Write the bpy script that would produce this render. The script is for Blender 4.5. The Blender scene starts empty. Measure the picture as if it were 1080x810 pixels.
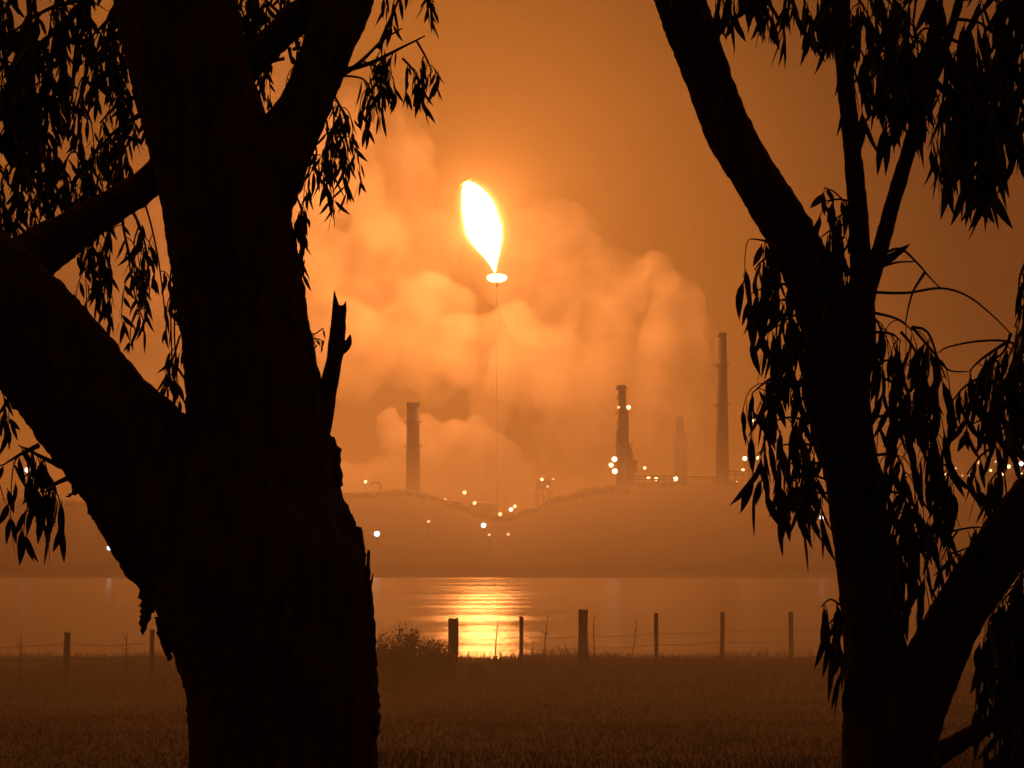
import bpy, bmesh, math, random
from mathutils import Vector, noise
import numpy as np

random.seed(7)
SC = bpy.context.scene
COL = SC.collection

# ------------------------------------------------------------------ camera
CAM_Z = 1.6
F = 2250.0                       # focal length in photo pixels (1080 px wide)
PITCH = math.atan(155.0 / F)     # horizon sits a little below the middle
cam_d = bpy.data.cameras.new("camera")
cam = bpy.data.objects.new("camera", cam_d)
COL.objects.link(cam)
cam.location = (0, 0, CAM_Z)
cam.rotation_euler = (math.pi / 2 + PITCH, 0, 0)
cam_d.sensor_width = 36.0
cam_d.lens = 36.0 * F / 1080.0
cam_d.clip_start = 0.1
cam_d.clip_end = 20000
SC.camera = cam

# ------------------------------------------------------------------ world: night sky with an industrial light dome
FLARE_AZ = Vector((-0.0133, 1.0, 0.0)).normalized()
world = bpy.data.worlds.new("World")
SC.world = world
world.use_nodes = True
nt = world.node_tree
for n in list(nt.nodes):
    nt.nodes.remove(n)
def N(tree, typ, **kw):
    n = tree.nodes.new(typ)
    for k, v in kw.items():
        if k in ("label_",):
            continue
        setattr(n, k, v)
    return n
geo = N(nt, "ShaderNodeTexCoord")
nrm = N(nt, "ShaderNodeVectorMath", operation='NORMALIZE')
nt.links.new(geo.outputs["Generated"], nrm.inputs[0])
dot = N(nt, "ShaderNodeVectorMath", operation='DOT_PRODUCT')
gd = Vector((-0.10, 1.0, 0.05)).normalized()
dot.inputs[1].default_value = gd
nt.links.new(nrm.outputs[0], dot.inputs[0])
ac = N(nt, "ShaderNodeMath", operation='ARCCOSINE')
nt.links.new(dot.outputs["Value"], ac.inputs[0])
mr = N(nt, "ShaderNodeMapRange")
mr.inputs["From Min"].default_value = 0.0
mr.inputs["From Max"].default_value = math.pi
nt.links.new(ac.outputs[0], mr.inputs["Value"])
ramp = N(nt, "ShaderNodeValToRGB")
cr = ramp.color_ramp
cr.interpolation = 'EASE'
SKY = [(0.0, (0.370, 0.104, 0.0170)),
       (0.055, (0.255, 0.072, 0.0088)),
       (0.105, (0.088, 0.0245, 0.0050)),
       (0.25, (0.090, 0.026, 0.0085)),
       (0.6, (0.030, 0.0100, 0.0060)),
       (1.0, (0.019, 0.0070, 0.0078))]
while len(cr.elements) < len(SKY):
    cr.elements.new(0.5)
for e, (p, c) in zip(cr.elements, SKY):
    e.position = p
    e.color = (*c, 1)
nt.links.new(mr.outputs[0], ramp.inputs[0])
bg = N(nt, "ShaderNodeBackground")
bg.inputs["Strength"].default_value = 1.5
nt.links.new(ramp.outputs[0], bg.inputs["Color"])
wo = N(nt, "ShaderNodeOutputWorld")
nt.links.new(bg.outputs[0], wo.inputs["Surface"])

# ------------------------------------------------------------------ exposure and render settings
SC.view_settings.view_transform = 'Standard'
SC.view_settings.look = 'None'
SC.view_settings.gamma = 1.0
SC.view_settings.exposure = 0.0
SC.view_settings.use_curve_mapping = False
SC.render.engine = 'CYCLES'
SC.cycles.use_denoising = True
SC.cycles.max_bounces = 6
SC.cycles.diffuse_bounces = 2
SC.cycles.glossy_bounces = 3
SC.cycles.transparent_max_bounces = 24
SC.cycles.volume_bounces = 4
SC.cycles.sample_clamp_indirect = 6.0
SC.cycles.caustics_reflective = False
SC.cycles.caustics_refractive = False
SC.cycles.volume_step_rate = 0.4
SC.cycles.volume_max_steps = 256

# ------------------------------------------------------------------ tuning values
FLAME_STRENGTH = 450.0
FLAME_COL = (1.0, 0.302, 0.071)
HAZE_DENSITY = 1.5e-4
MIST_DENSITY = 1.7e-2
BAY_MIST = 8.5e-4
SMOKE_DENSITY = 0.0110
STEAM_DENSITY = 0.052
WATER_Z = -13.4

# ------------------------------------------------------------------ geometry of the view: photo pixel + distance -> place
_f = Vector((0, math.cos(PITCH), math.sin(PITCH)))
_u = Vector((0, -math.sin(PITCH), math.cos(PITCH)))
def P(px, py, d):
    return Vector((0, 0, CAM_Z)) + d * (_f + Vector((1, 0, 0)) * ((px - 540.0) / F) + _u * ((405.0 - py) / F))
def M(npx, d):
    return npx * d / F

def smooth(a, b, x):
    t = max(0.0, min(1.0, (x - a) / (b - a)))
    return t * t * (3 - 2 * t)
def lerp(a, b, t):
    return a + (b - a) * t
def interp(pts, x):
    if x <= pts[0][0]:
        return pts[0][1]
    for (x0, y0), (x1, y1) in zip(pts, pts[1:]):
        if x <= x1:
            t = (x - x0) / (x1 - x0)
            t = t * t * (3 - 2 * t)
            return y0 + (y1 - y0) * t
    return pts[-1][1]

RIDGE_Y = 1150.0
SKYLINE = [(-900, 500), (-200, 512), (0, 524), (110, 530), (250, 524), (340, 521), (385, 519), (425, 515.5), (452, 521), (480, 531),
           (512, 544), (536, 545), (562, 536), (590, 524), (620, 517), (655, 513), (700, 511.5), (728, 508.5), (760, 510),
           (850, 509), (950, 505), (1080, 501), (1400, 494), (2200, 480)]
def terrain(x, y):
    # near bank: paddock falling gently to the fence, then steeply to the bay
    z_near = -1.80 * smooth(3, 50, y)
    z_near += 0.05 * noise.noise(Vector((x * 0.25, y * 0.2, 0.0))) * smooth(4, 20, y)
    z_near -= max(0.0, min(y, 66) - 46) * 0.022
    if y > 63:
        z_near -= (y - 63) * 0.13 * smooth(63, 70, y)
    if y < 400:
        return max(z_near, -17.0)
    if y < 640:
        return -17.0
    # far shore rising to the ridge
    px = 540 + F * x / max(y, 1.0)
    ty = interp(SKYLINE, px)
    top = P(px, ty, RIDGE_Y).z
    if y <= 704:
        return lerp(-17.0, WATER_Z + 0.4, smooth(640, 704, y))
    if y <= RIDGE_Y:
        t = (y - 704) / (RIDGE_Y - 704)
        b = 0.9 * noise.noise(Vector((x * 0.02, y * 0.02, 3.0))) * math.sin(math.pi * t)
        # steep foreshore first, then an even slope
        g = 0.06 * smooth(0, 0.03, t) + 0.94 * t ** 1.02
        return lerp(WATER_Z + 0.4, top, g) + b + 0.25 * noise.noise(Vector((x * 0.08, y * 0.08, 1.0))) * smooth(0.7, 1, t)
    return top - 3.0 * smooth(RIDGE_Y, RIDGE_Y + 60, y) 

def hit(px, py, above):
    """distance at which the sight line through a photo pixel comes within 'above' of the ground"""
    d = 700.0
    while d < 1240:
        p = P(px, py, d)
        if p.z - terrain(p.x, p.y) < above:
            return d
        d += 4
    return 1290.0

# ------------------------------------------------------------------ helpers
def link(name, me, mat=None, parent=None):
    o = bpy.data.objects.new(name, me)
    COL.objects.link(o)
    if mat is not None:
        me.materials.append(mat)
    if parent is not None:
        o.parent = parent
        o.location = -Vector(parent.location)     # meshes are written in world space, parents are never rotated
    return o
def bm_obj(name, bm, mat=None, parent=None, shade=True):
    me = bpy.data.meshes.new(name)
    bm.normal_update()
    bm.to_mesh(me)
    bm.free()
    if shade:
        me.polygons.foreach_set("use_smooth", [True] * len(me.polygons))
    return link(name, me, mat, parent)
def py_obj(name, v, f, mat=None, parent=None, shade=True):
    me = bpy.data.meshes.new(name)
    me.from_pydata(v, [], f)
    if shade:
        me.polygons.foreach_set("use_smooth", [True] * len(me.polygons))
    me.update()
    return link(name, me, mat, parent)
def tag(o, label=None, cat=None, group=None, kind=None):
    if label: o["label"] = label
    if cat: o["category"] = cat
    if group: o["group"] = group
    if kind: o["kind"] = kind
    return o
def empty(name, loc, label, cat, group=None):
    o = bpy.data.objects.new(name, None)
    COL.objects.link(o)
    o.location = loc
    o.empty_display_size = 0.2
    return tag(o, label, cat, group)

def mat(name):
    m = bpy.data.materials.new(name)
    m.use_nodes = True
    t = m.node_tree
    for n in list(t.nodes):
        t.nodes.remove(n)
    out = N(t, "ShaderNodeOutputMaterial")
    return m, t, out
def surface(name, c0, c1, scale=3.0, rough=0.85, stretch=(1, 1, 1), bump=0.0, detail=6.0, spec=0.3, dist=0.02):
    m, t, out = mat(name)
    tc = N(t, "ShaderNodeTexCoord")
    mp = N(t, "ShaderNodeMapping")
    mp.inputs["Scale"].default_value = stretch
    t.links.new(tc.outputs["Object"], mp.inputs[0])
    nz = N(t, "ShaderNodeTexNoise")
    nz.inputs["Scale"].default_value = scale
    nz.inputs["Detail"].default_value = detail
    nz.inputs["Roughness"].default_value = 0.62
    t.links.new(mp.outputs[0], nz.inputs["Vector"])
    rp = N(t, "ShaderNodeValToRGB")
    rp.color_ramp.elements[0].position = 0.32
    rp.color_ramp.elements[1].position = 0.70
    rp.color_ramp.elements[0].color = (*c0, 1)
    rp.color_ramp.elements[1].color = (*c1, 1)
    t.links.new(nz.outputs["Fac"], rp.inputs[0])
    b = N(t, "ShaderNodeBsdfPrincipled")
    b.inputs["Roughness"].default_value = rough
    b.inputs["Specular IOR Level"].default_value = spec
    t.links.new(rp.outputs[0], b.inputs["Base Color"])
    if bump:
        bp = N(t, "ShaderNodeBump")
        bp.inputs["Strength"].default_value = bump
        bp.inputs["Distance"].default_value = dist
        t.links.new(nz.outputs["Fac"], bp.inputs["Height"])
        t.links.new(bp.outputs[0], b.inputs["Normal"])
    t.links.new(b.outputs[0], out.inputs["Surface"])
    return m
def emitter(name, col, s):
    m, t, out = mat(name)
    e = N(t, "ShaderNodeEmission")
    e.inputs["Color"].default_value = (*col, 1)
    e.inputs["Strength"].default_value = s
    t.links.new(e.outputs[0], out.inputs["Surface"])
    return m
def volume(name, col, dens, g=0.0):
    m, t, out = mat(name)
    v = N(t, "ShaderNodeVolumePrincipled")
    v.inputs["Color"].default_value = (*col, 1)
    v.inputs["Density"].default_value = dens
    v.inputs["Anisotropy"].default_value = g
    t.links.new(v.outputs[0], out.inputs["Volume"])
    m.cycles.homogeneous_volume = True
    return m
def smoke_volume(name, col, dens, scale, lo, hi, g=0.0):
    """smoke with uneven density: noise opens thin places in it"""
    m, t, out = mat(name)
    tc = N(t, "ShaderNodeTexCoord")
    nz = N(t, "ShaderNodeTexNoise")
    nz.inputs["Scale"].default_value = scale
    nz.inputs["Detail"].default_value = 5.0
    nz.inputs["Roughness"].default_value = 0.55
    t.links.new(tc.outputs["Object"], nz.inputs["Vector"])
    r = N(t, "ShaderNodeMapRange")
    r.inputs["From Min"].default_value = 0.36
    r.inputs["From Max"].default_value = 0.64
    r.inputs["To Min"].default_value = dens * lo
    r.inputs["To Max"].default_value = dens * hi
    t.links.new(nz.outputs["Fac"], r.inputs["Value"])
    v = N(t, "ShaderNodeVolumePrincipled")
    v.inputs["Color"].default_value = (*col, 1)
    v.inputs["Anisotropy"].default_value = g
    t.links.new(r.outputs[0], v.inputs["Density"])
    t.links.new(v.outputs[0], out.inputs["Volume"])
    return m

def catmull(pts, step):
    """pts: list of tuples (Vector, radius); returns resampled list"""
    out = []
    n = len(pts)
    for i in range(n - 1):
        p0 = pts[max(i - 1, 0)]; p1 = pts[i]; p2 = pts[i + 1]; p3 = pts[min(i + 2, n - 1)]
        L = (p2[0] - p1[0]).length
        k = max(1, int(L / step))
        for j in range(k):
            t = j / k
            t2, t3 = t * t, t * t * t
            def cr_(a, b, c, d):
                return 0.5 * ((2 * b) + (c - a) * t + (2 * a - 5 * b + 4 * c - d) * t2 + (3 * b - a - 3 * c + d) * t3)
            out.append((cr_(p0[0], p1[0], p2[0], p3[0]), max(1e-4, cr_(p0[1], p1[1], p2[1], p3[1]))))
    out.append(pts[-1])
    return out
def tube_geo(path, seg, V, Fc, disp=None, cap0=True, cap1=True):
    base = len(V)
    n = len(path)
    nrmv = None
    for i, (p, r) in enumerate(path):
        t = (path[min(i + 1, n - 1)][0] - path[max(i - 1, 0)][0])
        if t.length < 1e-9: t = Vector((0, 0, 1))
        t.normalize()
        if nrmv is None:
            a = Vector((1, 0, 0)) if abs(t.x) < 0.9 else Vector((0, 1, 0))
            nrmv = (a - t * a.dot(t)).normalized()
        else:
            nrmv = (nrmv - t * nrmv.dot(t)).normalized()
        b = t.cross(nrmv)
        for k in range(seg):
            an = 2 * math.pi * k / seg
            d = nrmv * math.cos(an) + b * math.sin(an)
            rr = r
            if disp is not None:
                rr = r + disp(p + d * r, an, r, i)
            V.append(tuple(p + d * rr))
    for i in range(n - 1):
        for k in range(seg):
            a = base + i * seg + k; b2 = base + i * seg + (k + 1) % seg
            Fc.append((a, b2, b2 + seg, a + seg))
    if cap0: Fc.append(tuple(base + k for k in reversed(range(seg))))
    if cap1: Fc.append(tuple(base + (n - 1) * seg + k for k in range(seg)))

def box_geo(V, Fc, c, s):
    b = len(V)
    for dz in (-1, 1):
        for dy in (-1, 1):
            for dx in (-1, 1):
                V.append((c[0] + dx * s[0] / 2, c[1] + dy * s[1] / 2, c[2] + dz * s[2] / 2))
    for f in ((0, 2, 3, 1), (4, 5, 7, 6), (0, 1, 5, 4), (2, 6, 7, 3), (0, 4, 6, 2), (1, 3, 7, 5)):
        Fc.append(tuple(b + i for i in f))
def lathe_geo(V, Fc, c, prof, seg=20):
    """profile of (radius, z) round the vertical through c"""
    b = len(V)
    for r, z in prof:
        for k in range(seg):
            a = 2 * math.pi * k / seg
            V.append((c[0] + r * math.cos(a), c[1] + r * math.sin(a), c[2] + z))
    n = len(prof)
    for i in range(n - 1):
        for k in range(seg):
            p = b + i * seg + k; q = b + i * seg + (k + 1) % seg
            Fc.append((p, q, q + seg, p + seg))
    Fc.append(tuple(b + k for k in reversed(range(seg))))
    Fc.append(tuple(b + (n - 1) * seg + k for k in range(seg)))

# ------------------------------------------------------------------ materials
M_ground = surface("paddock_soil", (0.07, 0.055, 0.028), (0.16, 0.125, 0.065), 1.4, 0.95, bump=0.4)
M_hill = surface("dry_hill_grass", (0.06, 0.048, 0.022), (0.11, 0.085, 0.04), 0.03, 0.95)
M_grass = surface("dry_grass", (0.08, 0.058, 0.026), (0.15, 0.11, 0.05), 0.9, 0.9)
M_bark = surface("eucalypt_bark", (0.040, 0.026, 0.022), (0.13, 0.085, 0.07), 9.0, 0.92, (3.0, 3.0, 0.55), bump=0.9, dist=0.02)
M_twig = surface("twig_bark", (0.045, 0.03, 0.022), (0.09, 0.06, 0.045), 20.0, 0.8)
M_wood = surface("broken_wood", (0.05, 0.035, 0.026), (0.14, 0.10, 0.075), 14.0, 0.9, (4, 4, 0.5), bump=0.7)
M_post = surface("weathered_post", (0.07, 0.055, 0.045), (0.20, 0.16, 0.12), 9.0, 0.9, (3, 3, 0.4), bump=0.5)
M_wire = surface("fence_wire", (0.10, 0.09, 0.08), (0.2, 0.18, 0.16), 30.0, 0.5)
M_steel = surface("plant_steel", (0.06, 0.055, 0.05), (0.13, 0.12, 0.105), 0.08, 0.7)
M_concrete = surface("stack_concrete", (0.09, 0.085, 0.08), (0.17, 0.155, 0.14), 0.06, 0.9)
M_white = surface("white_stack_paint", (0.26, 0.25, 0.23), (0.38, 0.36, 0.33), 0.3, 0.7)
M_tank = surface("tank_paint", (0.25, 0.24, 0.22), (0.4, 0.38, 0.34), 0.07, 0.6)
M_shrub = surface("shrub_leaf", (0.035, 0.04, 0.016), (0.08, 0.085, 0.035), 6.0, 0.7)
M_scrub = surface("coastal_scrub", (0.055, 0.047, 0.021), (0.10, 0.082, 0.038), 0.4, 0.9)
M_stem = surface("dry_stem", (0.08, 0.06, 0.035), (0.16, 0.12, 0.07), 12.0, 0.9)
def leaf_mat():
    m = surface("gum_leaf", (0.028, 0.038, 0.018), (0.060, 0.070, 0.032), 14.0, 0.55)
    return m
M_leaf = leaf_mat()
def water_mat():
    m, t, out = mat("bay_water")
    tc = N(t, "ShaderNodeTexCoord")
    mp = N(t, "ShaderNodeMapping")
    mp.inputs["Scale"].default_value = (0.22, 0.5, 0.3)
    t.links.new(tc.outputs["Object"], mp.inputs[0])
    n1 = N(t, "ShaderNodeTexNoise")
    n1.inputs["Scale"].default_value = 1.0
    n1.inputs["Detail"].default_value = 5.0
    t.links.new(mp.outputs[0], n1.inputs["Vector"])
    bp = N(t, "ShaderNodeBump")
    bp.inputs["Strength"].default_value = 1.0
    bp.inputs["Distance"].default_value = 0.10
    t.links.new(n1.outputs["Fac"], bp.inputs["Height"])
    # wind lanes: calmer and rougher bands across the bay
    mp2 = N(t, "ShaderNodeMapping")
    mp2.inputs["Scale"].default_value = (0.012, 0.05, 0.1)
    t.links.new(tc.outputs["Object"], mp2.inputs[0])
    n2 = N(t, "ShaderNodeTexNoise")
    n2.inputs["Scale"].default_value = 1.0
    n2.inputs["Detail"].default_value = 4.0
    t.links.new(mp2.outputs[0], n2.inputs["Vector"])
    r2 = N(t, "ShaderNodeMapRange")
    r2.inputs["From Min"].default_value = 0.35
    r2.inputs["From Max"].default_value = 0.65
    r2.inputs["To Min"].default_value = 0.19
    r2.inputs["To Max"].default_value = 0.265
    t.links.new(n2.outputs["Fac"], r2.inputs["Value"])
    gl = N(t, "ShaderNodeBsdfGlossy", distribution='BECKMANN')
    t.links.new(r2.outputs[0], gl.inputs["Roughness"])
    t.links.new(bp.outputs[0], gl.inputs["Normal"])
    df = N(t, "ShaderNodeBsdfDiffuse")
    df.inputs["Color"].default_value = (0.012, 0.014, 0.015, 1)
    fr = N(t, "ShaderNodeFresnel")
    fr.inputs["IOR"].default_value = 1.33
    mx = N(t, "ShaderNodeMixShader")
    t.links.new(fr.outputs[0], mx.inputs[0])
    t.links.new(df.outputs[0], mx.inputs[1])
    t.links.new(gl.outputs[0], mx.inputs[2])
    t.links.new(mx.outputs[0], out.inputs["Surface"])
    return m
M_water = water_mat()

# ------------------------------------------------------------------ ground (one sheet from behind the camera to beyond the refinery)
def build_ground():
    ys = []
    y = -25.0
    while y < 2600:
        ys.append(y)
        if y < 80: y += 1.0
        elif y < 400: y += 12
        elif y < 690: y += 24
        elif y < 1300: y += 9
        else: y += 90
    NX = 220
    V, Fc = [], []
    for y in ys:
        half = max(40, 0.62 * y + 40)
        for i in range(NX + 1):
            x = -half + 2 * half * i / NX
            V.append((x, y, terrain(x, y)))
    for j in range(len(ys) - 1):
        for i in range(NX):
            a = j * (NX + 1) + i
            Fc.append((a, a + 1, a + NX + 2, a + NX + 1))
    o = py_obj("ground", V, Fc, M_ground)
    o.data.materials.append(M_hill)
    o.data.polygons.foreach_set("material_index", [1 if V[f[0]][1] > 500 else 0 for f in Fc])
    tag(o, kind="structure")
build_ground()
me_w = [(-900, 75, WATER_Z), (900, 75, WATER_Z), (900, 720, WATER_Z), (-900, 720, WATER_Z)]
tag(py_obj("water", me_w, [(0, 1, 2, 3)], M_water, shade=False), kind="structure")

# ------------------------------------------------------------------ haze: the night air
def build_box(name, lo, hi, m):
    V, Fc = [], []
    c = [(a + b) / 2 for a, b in zip(lo, hi)]
    s = [b - a for a, b in zip(lo, hi)]
    box_geo(V, Fc, c, s)
    return tag(py_obj(name, V, Fc, m, shade=False), kind="stuff")
build_box("haze", (-1700, -30, -18.2), (1700, 2650, 430), volume("night_haze", (0.97, 0.91, 0.76), HAZE_DENSITY, 0.70))

build_box("ground_mist", (-120, 14, -6.0), (120, 74, 0.25), volume("paddock_mist", (0.97, 0.91, 0.76), MIST_DENSITY, 0.6))

build_box("bay_mist", (-900, 80, -17.6), (900, 1400, 25.0), volume("bay_mist_air", (0.97, 0.91, 0.76), BAY_MIST, 0.75))

# ------------------------------------------------------------------ flare stack with its flame
D_FLARE = 1300.0
def build_flare():
    tip = P(524, 292, D_FLARE)
    gz = terrain(tip.x, tip.y)
    root = empty("flare_stack", (tip.x, tip.y, gz), "slender flare stack burning a huge white hot flame above the smoke", "flare stack")
    V, Fc = [], []
    H = tip.z - gz
    lathe_geo(V, Fc, (tip.x, tip.y, gz - 1), [(0.27, 0), (0.26, H * 0.5), (0.25, H - 6)], 18)
    py_obj("riser_pipe", V, Fc, M_white, root)
    for k in range(6):                      # guy wires
        a = 2 * math.pi * k / 3 + 0.4
        t = 0.9 if k < 3 else 0.5
        q = Vector((tip.x + 55 * t * math.cos(a), tip.y + 55 * t * math.sin(a), gz))
        V, Fc = [], []
        tube_geo([(q, .06), (Vector((tip.x, tip.y, gz + H * t)), .06)], 6, V, Fc)
        py_obj("guy_wire", V, Fc, M_steel, root)
    # flare tip and steam ring; firelight on the ring is put in as emission
    V, Fc = [], []
    c = (tip.x, tip.y, tip.z)
    lathe_geo(V, Fc, c, [(0.5, -6.5), (1.0, -4.8), (2.2, -3.2)], 24)
    py_obj("flare_tip", V, Fc, M_white, root)
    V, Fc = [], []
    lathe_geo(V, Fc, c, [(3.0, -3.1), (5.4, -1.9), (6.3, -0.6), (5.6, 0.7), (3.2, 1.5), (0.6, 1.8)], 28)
    py_obj("burner_ring", V, Fc, emitter("firelight_on_ring", (1.0, 0.55, 0.2), 14.0), root)
    # flame: wind-blown teardrop, white core inside a thinner yellow sheath and halo shells
    spine = [(521.8, 286.5, 0.7), (520.8, 280, 3.0), (519, 272, 7.5), (516.3, 262, 13.5), (513.2, 252, 19), (510, 240, 22), (505.8, 225, 21), (501, 211, 17.5), (496.5, 202, 12.5), (493, 196, 7.5), (491, 192.5, 1.5)]
    def shape(scale, grow, seed, step, seg):
        pts = [(P(px, py, D_FLARE), M(r * scale, D_FLARE) + grow) for px, py, r in spine]
        path = catmull(pts, step)
        V, Fc = [], []
        def dsp(p, an, r, i):
            q = Vector((p.x * 0.10, p.y * 0.10, p.z * 0.065 + seed))
            return r * 0.15 * (noise.noise(q) + 0.5 * noise.noise(q * 2.3))
        tube_geo(path, seg, V, Fc, dsp)
        return V, Fc
    V, Fc = shape(0.84, -0.1, 0.0, 2.2, 22)
    fl = py_obj("flame", V, Fc, emitter("flame_core", FLAME_COL, FLAME_STRENGTH), root)
    for sc_, grow, seed, st in ((0.90, 0.9, 0.0, 0.16), (0.94, 2.0, 1.3, 0.045), (0.98, 3.6, 2.6, 0.016), (1.0, 6.0, 4.0, 0.006)):   # burning gas fringe; the outer shells imitate its soft halo by emission
        m, t, out = mat("flame_gas_and_halo")
        e = N(t, "ShaderNodeEmission")
        e.inputs["Color"].default_value = (1.0, 0.38, 0.09, 1)
        e.inputs["Strength"].default_value = st
        t.links.new(e.outputs[0], out.inputs["Volume"])
        m.cycles.homogeneous_volume = True
        V, Fc = shape(sc_, grow, seed, 2.2, 24)
        py_obj("flame_sheath_halo", V, Fc, m, fl)
    fl.location = -Vector(root.location)
    for ch in fl.children:
        ch.location = (0, 0, 0)
build_flare()

# ------------------------------------------------------------------ smoke
def puff_mesh(name, puffs, voxel, m, disps, buds=7):
    bm = bmesh.new()
    rr = random.Random(len(puffs))
    grown = []
    for px, py, r, d in puffs:                 # smaller billows budding from the large ones
        grown.append((px, py, r * .86, d))
        for k in range(buds):
            a, q = rr.uniform(0, 6.283), rr.uniform(.45, .85)
            grown.append((px + r * q * math.cos(a), py + r * q * math.sin(a), r * rr.uniform(.22, .42), d + M(r, d) * rr.uniform(-.6, .3)))
    puffs = grown
    for px, py, r, d in puffs:
        c = P(px, py, d)
        R = M(r, d)
        ret = bmesh.ops.create_icosphere(bm, subdivisions=3, radius=R)
        bmesh.ops.scale(bm, vec=(1.0, 0.85, 1.0), verts=ret["verts"])
        bmesh.ops.translate(bm, vec=c, verts=ret["verts"])
    o = bm_obj(name, bm, m)
    rm = o.modifiers.new("remesh", 'REMESH')
    rm.mode = 'VOXEL'
    rm.voxel_size = voxel
    for (scale, strength, typ) in disps:
        tx = bpy.data.textures.new(name + "_billow", 'CLOUDS')
        tx.noise_scale = scale
        tx.noise_depth = 3
        tx.noise_type = typ
        dm = o.modifiers.new("displace", 'DISPLACE')
        dm.texture = tx
        dm.texture_coords = 'LOCAL'
        dm.strength = strength
        dm.mid_level = 0.5
    r2 = o.modifiers.new("remesh_again", 'REMESH')     # removes self-crossing folds
    r2.mode = 'VOXEL'
    r2.voxel_size = voxel
    dg = bpy.context.evaluated_depsgraph_get()
    me = bpy.data.meshes.new_from_object(o.evaluated_get(dg))
    o.modifiers.clear()
    o.data = me
    me.polygons.foreach_set("use_smooth", [True] * len(me.polygons))
    return o
PLUME = [
 # right-hand column with a straight right edge
 (736, 340, 22, 1330), (738, 385, 20, 1328), (738, 430, 20, 1326), (600, 455, 44, 1345), (650, 475, 40, 1345),
 (716, 326, 40, 1322), (712, 370, 44, 1322), (708, 420, 48, 1322), (700, 470, 52, 1325), (735, 455, 24, 1322),
 (662, 288, 34, 1403), (690, 300, 30, 1379), (632, 300, 44, 1418),
 (640, 370, 70, 1368), (640, 440, 66, 1360), 
 # crown right of the flame
 (592, 250, 44, 1472), (560, 250, 38, 1492), (612, 276, 40, 1446), (540, 275, 34, 1501), (575, 310, 60, 1434),
 # below the flame, in front of the stack
 (455, 330, 56, 1374), (450, 368, 52, 1372), (580, 390, 60, 1372), 
 # drift up to the left
 (440, 265, 54, 1447), (410, 210, 56, 1428), (425, 158, 38, 1420), (398, 140, 42, 1404), (372, 120, 36, 1383), (380, 280, 66, 1398),
 (350, 190, 64, 1387), (330, 130, 50, 1380), (290, 170, 80, 1380), (300, 270, 80, 1370), (360, 370, 66, 1351), 
 (230, 220, 88, 1380), (220, 330, 88, 1370), (150, 250, 90, 1380), (140, 350, 88, 1370), (70, 220, 90, 1390), (60, 330, 90, 1380), (-30, 260, 110, 1390),
 (290, 420, 70, 1370), (180, 120, 90, 1390), (90, 110, 90, 1400), (260, 80, 70, 1390), (0, 60, 110, 1400),
]
o = puff_mesh("smoke", PLUME, 2.6, smoke_volume("flare_smoke", (0.97, 0.93, 0.86), SMOKE_DENSITY, 0.030, 0.05, 2.1, 0.15), [(32, 24, 'SOFT_NOISE'), (12, 11, 'SOFT_NOISE'), (5, 4, 'SOFT_NOISE')])
tag(o, "huge orange lit smoke plume drifting left from the flare", "smoke", kind="stuff")
VEIL = [(536, 352, 34, 1205), (508, 356, 34, 1205), (524, 384, 36, 1205), (558, 388, 34, 1205), (492, 386, 30, 1205), (590, 405, 30, 1210), (524, 418, 28, 1208), (518, 446, 24, 1210)]
o = puff_mesh("smoke", VEIL, 2.4, volume("veil_smoke", (0.97, 0.93, 0.86), 0.0115, 0.3), [(26, 18, 'SOFT_NOISE'), (10, 6, 'SOFT_NOISE')])
tag(o, "thick smoke bank in front of the flare's stack under the flame", "smoke", kind="stuff")
STEAM = [(412, 442, 13, 1272), (404, 452, 10, 1272), (418, 462, 20, 1272), (450, 452, 18, 1278), (452, 480, 30, 1278), (480, 462, 24, 1278), (500, 452, 17, 1278), (508, 470, 26, 1278),
         (528, 484, 24, 1278), (546, 500, 20, 1275), (555, 514, 14, 1272), (500, 502, 36, 1278), (460, 512, 30, 1278), (415, 500, 26, 1278), (385, 506, 22, 1278), (535, 520, 20, 1272), (360, 505, 22, 1278)]
o = puff_mesh("steam", STEAM, 1.7, volume("white_steam", (0.99, 0.96, 0.92), STEAM_DENSITY, 0.0), [(10, 7, 'SOFT_NOISE'), (4, 3.4, 'SOFT_NOISE')], 9)
tag(o, "low billowing steam cloud behind the short thick chimney", "steam", kind="stuff")

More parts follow.
